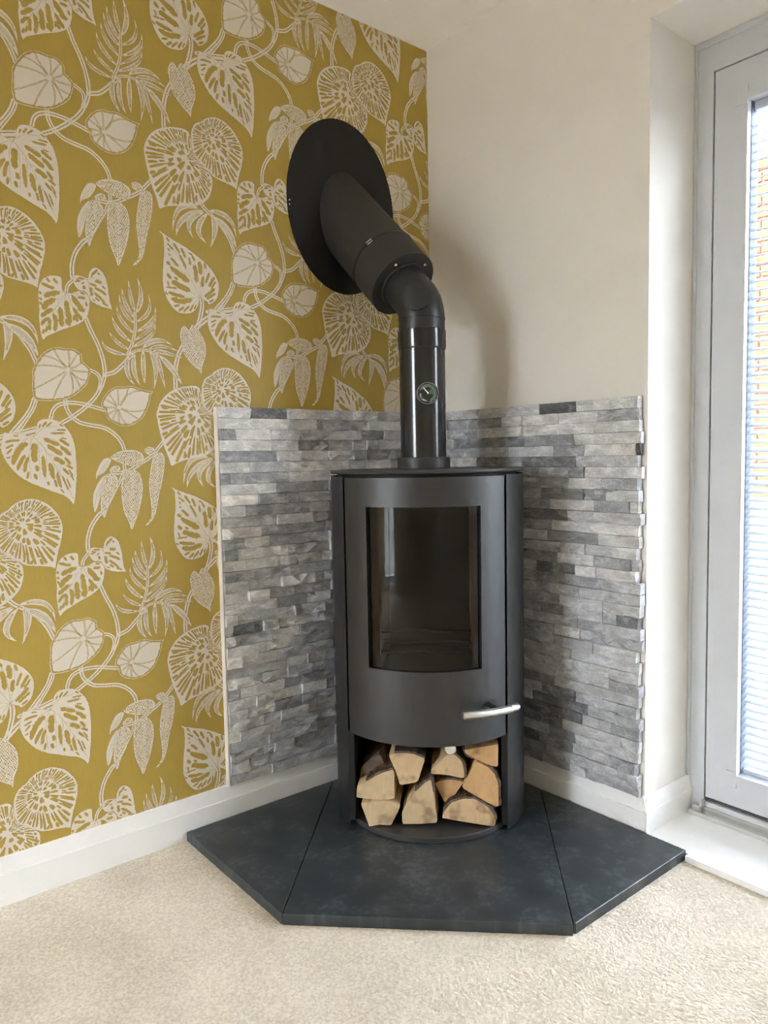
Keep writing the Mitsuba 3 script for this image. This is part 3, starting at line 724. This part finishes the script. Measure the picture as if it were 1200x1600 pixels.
def stove_box(u0, u1, v0, v1, z0, z1, r=0.0015):
    b = bevel_box(u0, u1, v0, v1, z0, z1, r)
    q = np.array([uvz(u, v, z) for u, v, z in b.vertices])
    m_ = trimesh.Trimesh(q, b.faces, process=False)
    if m_.volume < 0:
        m_.invert()
    return m_
def stove_lathe(profile, n=128):
    m_ = lathe(profile, n); m_.apply_translation((SX, SY, 0)); m_.fix_normals(); return m_

SR = 0.2655
tag('wood_stove', 'tall cylindrical charcoal log stove with glazed door on the slate hearth', 'stove')
add('wood_stove__base_plate', stove_lathe([(0, HZ), (0.241, HZ), (0.243, HZ + 0.002), (0.243, HZ + 0.014), (0.241, HZ + 0.016), (0, HZ + 0.016)]), 'stove_top', 30)
add('wood_stove__side_panel', shell(SR - 0.003, SR, -178, -52.6, HZ + 0.004, 0.9655, 90), 'stove_paint', 30)
add('wood_stove__side_panel_001', shell(SR - 0.003, SR, 52.6, 178, HZ + 0.004, 0.9655, 90), 'stove_paint', 30)
add('wood_stove__inner_casing', shell(0.236, 0.246, 40, 320, 0.292, 0.964, 120), 'stove_dark', 30)
w0, w1 = -32.8, 32.8
def door_mesh(r0, r1):
    ths = np.unique(np.r_[np.linspace(-50.6, w0, 22), np.linspace(w0, w1, 67), np.linspace(w1, 50.6, 22)].round(6))
    zs = [0.2885, 0.4785, 0.8905, 0.9635]
    nt = len(ths)
    v = np.array([st(t, r, z) for r in (r0, r1) for t in ths for z in zs])
    ix = lambda k, i, j: k * nt * 4 + i * 4 + j
    solid = lambda i, j: 0 <= i < nt - 1 and 0 <= j < 3 and not (j == 1 and w0 - 1e-6 <= ths[i] and ths[i + 1] <= w1 + 1e-6)
    f = []
    for i in range(nt - 1):
        for j in range(3):
            if not solid(i, j):
                continue
            for k in (0, 1):
                a, b, c, d = ix(k, i, j), ix(k, i + 1, j), ix(k, i + 1, j + 1), ix(k, i, j + 1)
                f += [[a, b, c], [a, c, d]] if k else [[a, c, b], [a, d, c]]
            for (di, dj, p, q) in ((-1, 0, (i, j + 1), (i, j)), (1, 0, (i + 1, j), (i + 1, j + 1)), (0, -1, (i, j), (i + 1, j)), (0, 1, (i + 1, j + 1), (i, j + 1))):
                if not solid(i + di, j + dj):
                    a, b, c, d = ix(0, *p), ix(0, *q), ix(1, *q), ix(1, *p)
                    f += [[a, b, c], [a, c, d]]
    m_ = trimesh.Trimesh(v, f, process=False)
    if m_.volume < 0:
        m_.invert()
    return m_
door = door_mesh(SR - 0.016, SR)
add('wood_stove__door', door, 'stove_paint', 30)
gl = shell(SR - 0.009, SR - 0.0085, w0 + 0.02, w1 - 0.02, 0.479, 0.890, 64)
gv = np.array([st(th, SR - 0.009, z) for th in np.linspace(w0 + .02, w1 - .02, 65) for z in (0.479, 0.890)])
gf = np.array([q for i in range(64) for q in ([2 * i, 2 * i + 2, 2 * i + 3], [2 * i, 2 * i + 3, 2 * i + 1])])
add('wood_stove__door__glass', trimesh.Trimesh(gv, gf, process=False), 'stove_glass', True, label='dark curved glass pane of the stove door')
hp = [st(th, 0.306, 0.380 - 0.0065 * k / 24) for k, th in enumerate(np.linspace(17.8, 49.6, 25))]
rad = np.full(25, 0.0102); rad[0] = rad[-1] = 0.0094
add('wood_stove__door__handle', sweep(hp, rad, 32), 'brushed_steel', 40, label='curved brushed steel bar handle')
post = [st(36.5, SR - 0.004, 0.3845), st(36.5, 0.300, 0.3815)]
add('wood_stove__door__handle_post', sweep(post, 0.0065, 24), 'stove_dark', 40)
add('wood_stove__top_plate', stove_lathe([(0, 0.9715), (0.262, 0.9715), (0.2665, 0.9735), (0.268, 0.9765), (0.2665, 0.9795), (0.262, 0.981), (0, 0.981)]), 'stove_top', 25)
add('wood_stove__top_rim', stove_lathe([(0.0, 0.962), (0.247, 0.962), (0.247, 0.973), (0.0, 0.973)]), 'stove_dark', 30)
ux = SR * math.cos(math.radians(52.6))
comp = cat(stove_box(-0.16, ux + 0.002, -0.2105, -0.194, HZ + 0.016, 0.290), stove_box(-0.16, ux + 0.002, 0.194, 0.2105, HZ + 0.016, 0.290),
           stove_box(-0.175, -0.160, -0.2105, 0.2105, HZ + 0.016, 0.290),
           shell(0.0, 0.2445, -180, 180, 0.2795, 0.2885, 120))
add('wood_stove__log_compartment', comp, 'stove_dark')
fb = cat(stove_box(-0.10, 0.175, -0.165, -0.118, 0.45, 0.93), stove_box(-0.10, 0.175, 0.118, 0.165, 0.45, 0.93))
add('wood_stove__fire_brick', fb, 'firebrick', label='brown fire bricks lining the firebox')
add('wood_stove__firebox', cat(stove_box(-0.115, -0.10, -0.165, 0.165, 0.44, 0.94), stove_box(-0.10, 0.18, -0.165, 0.165, 0.44, 0.455), stove_box(-0.10, 0.18, -0.165, 0.165, 0.925, 0.94)), 'soot_brick')
for i, z in enumerate((0.50, 0.525, 0.55)):
    add(number('wood_stove__fire_bar', i), sweep([uvz(0.150 - i * .012, -0.12, z), uvz(0.150 - i * .012, 0.12, z)], 0.005, 16), 'soot_brick', 40)
kp = stove_lathe([(0, 0), (0.0135, 0), (0.0145, 0.002), (0.0145, 0.014), (0.012, 0.016), (0, 0.016)], 32)
kp.apply_translation((-SX, -SY, 0)); kp.apply_transform(rot_from(np.array(uvz(1, 0, 0)) - np.array(uvz(0, 0, 0)), uvz(0.226, 0.062, 0.2735)))
add('wood_stove__air_control', cat(kp, sweep([uvz(0.19, 0.062, 0.2735), uvz(0.23, 0.062, 0.2735)], 0.005, 16)), 'bright_steel', 35, label='small chrome air control knob')

# ------------------------------------------------------------------ firewood
LOGS = [
    (0.625, '-190,132 -188,147 -162,159 -136,175 -110,187 -91,193 -87,188 -86,112 -107,108 -167,109 -191,113', 0.2, 'wood_grey', (2, 5), 'pale split log with dark bark on top, middle of the left side'),
    (0.635, '-178,101 -143,111 -95,111 -70,102 -74,87 -96,43 -130,44 -156,37 -163,58', 0.21, 'wood_grey', None, 'pale split log with a dark stain, bottom left of the stack'),
    (0.620, '-103,228 -87,235 -58,237 -32,234 -4,221 -16,184 -24,157 -44,152 -74,146 -84,182', 0.2, 'wood_pale', (1, 4), 'wedge log with bark along its top, highest in the left half'),
    (0.630, '-69,45 -70,77 -59,100 -33,135 -7,162 11,172 16,136 21,91 27,56 22,51 -20,47', 0.2, 'wood_grey', (3, 6), 'large upright split log in the bottom middle of the stack'),
    (0.615, '8,178 8,190 33,215 55,236 73,234 91,216 98,192 99,171 94,167 55,175', 0.2, 'wood_pale', (4, 7), 'pale quarter log under the chrome air knob'),
    (0.600, '17,147 32,155 61,159 91,155 96,151 53,87 48,87 35,108', 0.19, 'wood_tan', (1, 4), 'smallest wedge log, point down above the half-round log'),
    (0.625, '36,63 41,82 61,107 94,119 123,119 151,104 169,86 178,64 179,49 173,44 111,52 68,58', 0.21, 'wood_pale', (1, 7), 'half-round pale log lying flat at the bottom right'),
    (0.620, '127,219 160,203 177,185 186,159 187,99 182,93 155,106 91,143 90,149 105,177', 0.2, 'wood_tan', (1, 4), 'tan quarter log against the right side, above the half-round log'),
    (0.615, '95,246 121,252 187,264 186,201 171,202 142,213 124,222 102,233', 0.19, 'wood_tan', (6, 8), 'orange wedge log at the top right corner'),
    (0.580, '-187,148 -183,177 -151,205 -128,217 -116,185 -110,171 -168,143', 0.15, 'bark', None, 'rough bark-covered piece at the upper left, set back'),
]
def log_piece(i, u0, pts, length, mat, bark, label):
    rng_ = np.random.default_rng(40 + i)
    P_ = np.array([[float(a) / 1000 for a in q.split(',')] for q in pts.split()])
    poly = Polygon(P_).buffer(0).buffer(0.0015).buffer(-0.0025)
    n = max(24, int(poly.exterior.length / 0.008))
    ring = np.array([poly.exterior.interpolate(k / n, normalized=True).coords[0] for k in range(n)])
    cen = ring.mean(0)
    secs = 7
    v, f = [], []
    for s in range(secs):
        t = s / (secs - 1)
        rr = cen + (ring - cen) * (1 - 0.012 * (s == 0) - 0.03 * t)
        rr = rr + rng_.normal(0, 0.0007, rr.shape) * (s > 0)
        for (a, b) in rr:
            v.append(uvz(u0 - 0.445 - t * length + (0.0 if s else 0.0), a, b))
    for s in range(secs - 1):
        for k in range(n):
            k2 = (k + 1) % n
            f += [[s * n + k, (s + 1) * n + k, (s + 1) * n + k2], [s * n + k, (s + 1) * n + k2, s * n + k2]]
    # ends: a fan about a dense middle
    tv, tf = trimesh.creation.triangulate_polygon(Polygon(ring), engine='earcut')
    order = [int(np.argmin(((ring - q) ** 2).sum(1))) for q in tv]
    for tri in tf:
        a, b, c = (order[q] for q in tri)
        f += [[a, b, c], [(secs - 1) * n + a, (secs - 1) * n + c, (secs - 1) * n + b]]
    m_ = trimesh.Trimesh(v, f, process=False)
    m_.fix_normals()
    off = cen + rng_.normal(0, 0.03, 2)
    uv = np.array([q - off for s in range(secs) for q in ring])
    key = number('firewood_log', i)
    tag(key, label, 'log', 'split logs in the stove')
    add(key + '__wood', m_, mat, False, uv=uv)
    if bark:
        a, b = bark
        seq = P_[np.arange(a, b + 1) % len(P_)]
        sh = LineString(seq).buffer(0.0042, cap_style=2)
        sh = ragged(sh, 0.0009, 0.007, rng_)
        be = extrude(sh, length - 0.004)
        be = be.subdivide_to_size(0.02)
        w = np.array([uvz(u0 - 0.445 - 0.002 - q[2], q[0] + rng_.normal(0, .0006), q[1] + rng_.normal(0, .0006)) for q in be.vertices])
        bm = trimesh.Trimesh(w, be.faces, process=False); bm.fix_normals()
        add(key + '__bark', bm, 'bark', False)
for i, (u0, pts, length, mat, bark, label) in enumerate(LOGS):
    log_piece(i, u0, pts, length, mat, bark, label)

# ------------------------------------------------------------------ flue
FXc, FYc = 0.3095, -0.3190
PR = 0.0632
tag('flue_pipe', 'black stove flue rising from the stove and bending into the wallpapered wall', 'flue')
def flue_lathe(profile, n=96):
    m_ = lathe(profile, n); m_.apply_translation((FXc, FYc, 0)); m_.fix_normals(); return m_
add('flue_pipe__collar', flue_lathe([(PR - .004, 0.981), (0.0715, 0.981), (0.0730, 0.983), (0.0730, 1.011), (0.0715, 1.013), (PR - 0.004, 1.013)]), 'stove_top', 30)
add('flue_pipe__lower_pipe', flue_lathe([(PR - 0.003, 0.985), (PR, 0.985), (PR, 1.318), (PR - 0.003, 1.318)]), 'flue_gloss', 30)
add('flue_pipe__socket', flue_lathe([(PR - 0.003, 1.306), (PR + 0.0005, 1.306), (PR + 0.003, 1.312), (PR + 0.003, 1.3575), (PR + 0.001, 1.3590), (PR - 0.003, 1.3590)]), 'flue_gloss', 30)
ZB = 1.428
AL, BE = math.radians(3.5), math.radians(44.5)
hd = np.array([-math.cos(AL), -math.sin(AL), 0.0])
dd = hd * math.cos(BE) + np.array([0, 0, math.sin(BE)])
O = np.array([FXc, FYc, ZB])
# elbow: straight ring, then a smooth bend into the sloping part
bend = []
L0 = 0.036
R_ = L0 / math.tan(math.radians(45.5) / 2)
st0 = O - np.array([0, 0, L0])
for t in np.linspace(0, 1, 25):
    a = t * (PI / 2 - BE)
    bend.append(st0 + hd * R_ * (1 - math.cos(a)) + np.array([0, 0, R_ * math.sin(a)]))
path = [np.array([FXc, FYc, 1.357])] + bend + [bend[-1] + dd * 0.075]
pp = []
for a, b in zip(path[:-1], path[1:]):
    pp.append(a)
pp.append(path[-1])
add('flue_pipe__elbow', sweep(pp, PR + 0.0005, 64), 'flue_satin', 40)
add('flue_pipe__elbow_seam', flue_lathe([(PR - .002, 1.3885), (PR + 0.0022, 1.389), (PR + 0.0022, 1.3915), (PR - .002, 1.392)]), 'flue_satin', 30)
# round access cover on the outside of the bend
cm = lathe([(0, 0), (0.010, 0), (0.02, 0), (0.030, 0), (0.0385, 0), (0.0395, 0.0005), (0.0395, 0.0052), (0.0388, 0.0060), (0.03, 0.0062), (0.02, 0.0063), (0.01, 0.0064), (0, 0.0064)], 64)
cdir = np.array([0.64, -0.73, 0.2]); cdir /= np.linalg.norm(cdir)
mid = bend[12]
cv = cm.vertices.copy()
# wrap the cover on to the round pipe
rr = PR + 0.0006
ang = cv[:, 0] / rr
wrapped = np.c_[np.sin(ang) * (rr + cv[:, 2]), cv[:, 1], np.cos(ang) * (rr + cv[:, 2])]
axis_mid = (dd + np.array([0, 0, 1.0])); axis_mid /= np.linalg.norm(axis_mid)
zz_ = cdir - axis_mid * (cdir @ axis_mid); zz_ /= np.linalg.norm(zz_)
xx_ = np.cross(axis_mid, zz_)
cm.vertices = mid + wrapped[:, :1] * xx_ + wrapped[:, 1:2] * axis_mid + wrapped[:, 2:3] * zz_
cm.fix_normals()
add('flue_pipe__access_cover', cm, 'flue_satin', 25)
# insulated section
TW = 0.1005
def along(profile, n=112):
    m_ = lathe(profile, n)
    m_.apply_transform(rot_from(dd, O)); m_.fix_normals(); return m_
t_end, t_ring, t_wall = 0.099, 0.205, FXc / -dd[0]
add('flue_pipe__insulated_section', along([(0.02, t_end + 0.004), (TW - 0.004, t_end), (TW - 0.0015, t_end + 0.0003), (TW, t_end + 0.002), (TW, t_ring), (TW - 0.012, t_ring + 0.002), (TW - 0.012, t_ring - 0.01), (0.02, t_ring - 0.01)]), 'flue_matt', 30)
tube_ = along([(TW - 0.012, t_ring - 0.005), (TW - 0.0012, t_ring - 0.0045), (TW - 0.0012, t_wall + 0.16), (TW - 0.012, t_wall + 0.16)])
tube_ = trimesh.intersections.slice_mesh_plane(tube_, plane_normal=(1, 0, 0), plane_origin=(0.0025, 0, 0))
add('flue_pipe__wall_section', tube_, 'flue_matt', 30)
add('flue_pipe__locking_band', along([(TW - 0.003, t_ring - 0.004), (TW + 0.0014, t_ring - 0.0032), (TW + 0.0020, t_ring), (TW + 0.0014, t_ring + 0.0032), (TW - 0.003, t_ring + 0.004)]), 'flue_gloss', 40)
clip = []
for q in (-0.004, 0.004):
    a = math.radians(196)
    e1 = np.cross(dd, [0, 0, 1]); e1 /= np.linalg.norm(e1); e2 = np.cross(e1, dd)
    rad_ = e1 * math.cos(math.radians(150)) + e2 * math.sin(math.radians(150))
    tan_ = np.cross(dd, rad_)
    p0 = O + dd * (t_ring + q) + rad_ * (TW + 0.002)
    clip.append(sweep([p0 - tan_ * 0.009, p0 + tan_ * 0.009], 0.0014, 12))
add('flue_pipe__band_clip', cat(*clip), 'brushed_steel', 40)
rim = flue_lathe
for i, aa in enumerate((62, 140)):
    e1 = np.cross(dd, [0, 0, 1]); e1 /= np.linalg.norm(e1); e2 = np.cross(e1, dd)
    rad_ = e1 * math.cos(math.radians(aa)) + e2 * math.sin(math.radians(aa))
    s_ = trimesh.creation.icosphere(2, 0.0042); s_.apply_translation(O + dd * (t_end + 0.001) + rad_ * 0.080)
    add(number('flue_pipe__rivet', i), s_, 'brushed_steel', True)
ring_in = along([(PR - 0.002, t_end - 0.006), (PR + 0.006, t_end - 0.006), (PR + 0.008, t_end - 0.004), (PR + 0.008, t_end + 0.004), (PR - 0.002, t_end + 0.004)])
add('flue_pipe__end_ring', ring_in, 'flue_matt', 30)
# oval wall plate
ey, ez, ec = 0.1965, 0.2545, (-0.3525, 1.7635)
th = np.linspace(0, 2 * PI, 160, endpoint=False)
hole_c = (O + dd * t_wall)
hy, hz = TW - 0.004, (TW - 0.004) / math.cos(BE)
outer = Polygon(np.c_[ec[0] + ey * np.cos(th), ec[1] + ez * np.sin(th)])
hole = Polygon(np.c_[hole_c[1] + hy * np.cos(th), hole_c[2] + hz * np.sin(th)])
pl = extrude(outer.difference(hole), 0.0022)
pl.apply_transform(np.array([[0, 0, 1, 0.0008], [1, 0, 0, 0], [0, 1, 0, 0], [0, 0, 0, 1.0]])); pl.fix_normals()
add('flue_pipe__wall_plate', pl, 'rosette_matt', label='flat oval black wall plate')
for i, zz in enumerate((1.738, 1.750)):
    s_ = trimesh.creation.icosphere(2, 0.0026); s_.apply_scale(1); s_.apply_translation((0.003, ec[0] - ey + 0.0075, zz))
    add(number('flue_pipe__wall_plate__screw', i), s_, 'bright_steel', True)

# thermometer on the flue
tag('flue_thermometer', 'small round black and green dial thermometer stuck on the flue pipe', 'thermometer')
ta = math.radians(-45 + 14.0)
tn = np.array([math.cos(ta), math.sin(ta), 0.0])
to = np.array([FXc, FYc, 1.1835]) + tn * (PR + 0.0012)
TM = rot_from(tn, to, (0, 0, 1))
# local axes: x to the right as seen from the room, y up
TM[:3, 0] = np.cross([0, 0, 1], tn); TM[:3, 1] = [0, 0, 1]
def dial(m_):
    m_.apply_transform(TM); return m_
TRD = 0.0302
add('flue_thermometer__case', dial(lathe([(0, 0), (TRD, 0), (TRD, 0.005), (TRD - 0.001, 0.0065), (TRD - 0.0025, 0.0065), (TRD - 0.003, 0.0055), (0, 0.0055)], 64)), 'dial_ring', 30)
def flat(poly, z, h):
    e = extrude(poly, h); e.apply_translation((0, 0, z)); return dial(e)
add('flue_thermometer__face', flat(Point(0, 0).buffer(TRD - 0.0032, 32), 0.0055, 0.0004), 'dial_black', False)
def sector(a0, a1, r0, r1):
    aa = np.radians(np.linspace(a0, a1, 24))
    return Polygon(np.vstack([np.c_[r1 * np.cos(aa), r1 * np.sin(aa)], np.c_[r0 * np.cos(aa[::-1]), r0 * np.sin(aa[::-1])]]))
add('flue_thermometer__green_zone', flat(sector(-15, 55, 0.0015, 0.0160), 0.0059, 0.0002), 'dial_green')
add('flue_thermometer__scale_ring', flat(unary_union([sector(a, a + 8.5, 0.0168, 0.0205) for a in range(-70, 150, 11)] + [sector(a, a + 7, 0.0212, 0.0246) for a in range(-80, 160, 11)]), 0.0059, 0.0002), 'dial_grey')
nd = Polygon([(-0.0022, 0.0002), (0.0006, -0.0026), (-0.0120, 0.0158), (-0.0134, 0.0146)])
nd = Polygon([(0.0005, -0.0022), (0.0024, 0.0000), (-0.0112, 0.0150), (-0.0128, 0.0158)])
add('flue_thermometer__needle', flat(nd.buffer(0.0004), 0.0064, 0.0005), 'dial_white')
word = 'VALIANT'
lt = []
for k, ch in enumerate(word):
    a = 188 + k * 11.5
    g_ = meshkit.text_mesh(ch, 0.0046, 0.0003, bold=True)
    g_.apply_translation((-g_.bounds[:, 0].mean(), 0, 0))
    ra = math.radians(a)
    rot = trimesh.transformations.rotation_matrix(ra + PI / 2, (0, 0, 1))
    g_.apply_transform(rot); g_.apply_translation((math.cos(ra) * 0.0232, math.sin(ra) * 0.0232, 0.0059))
    lt.append(g_)
add('flue_thermometer__lettering', dial(cat(*lt)), 'dial_white')
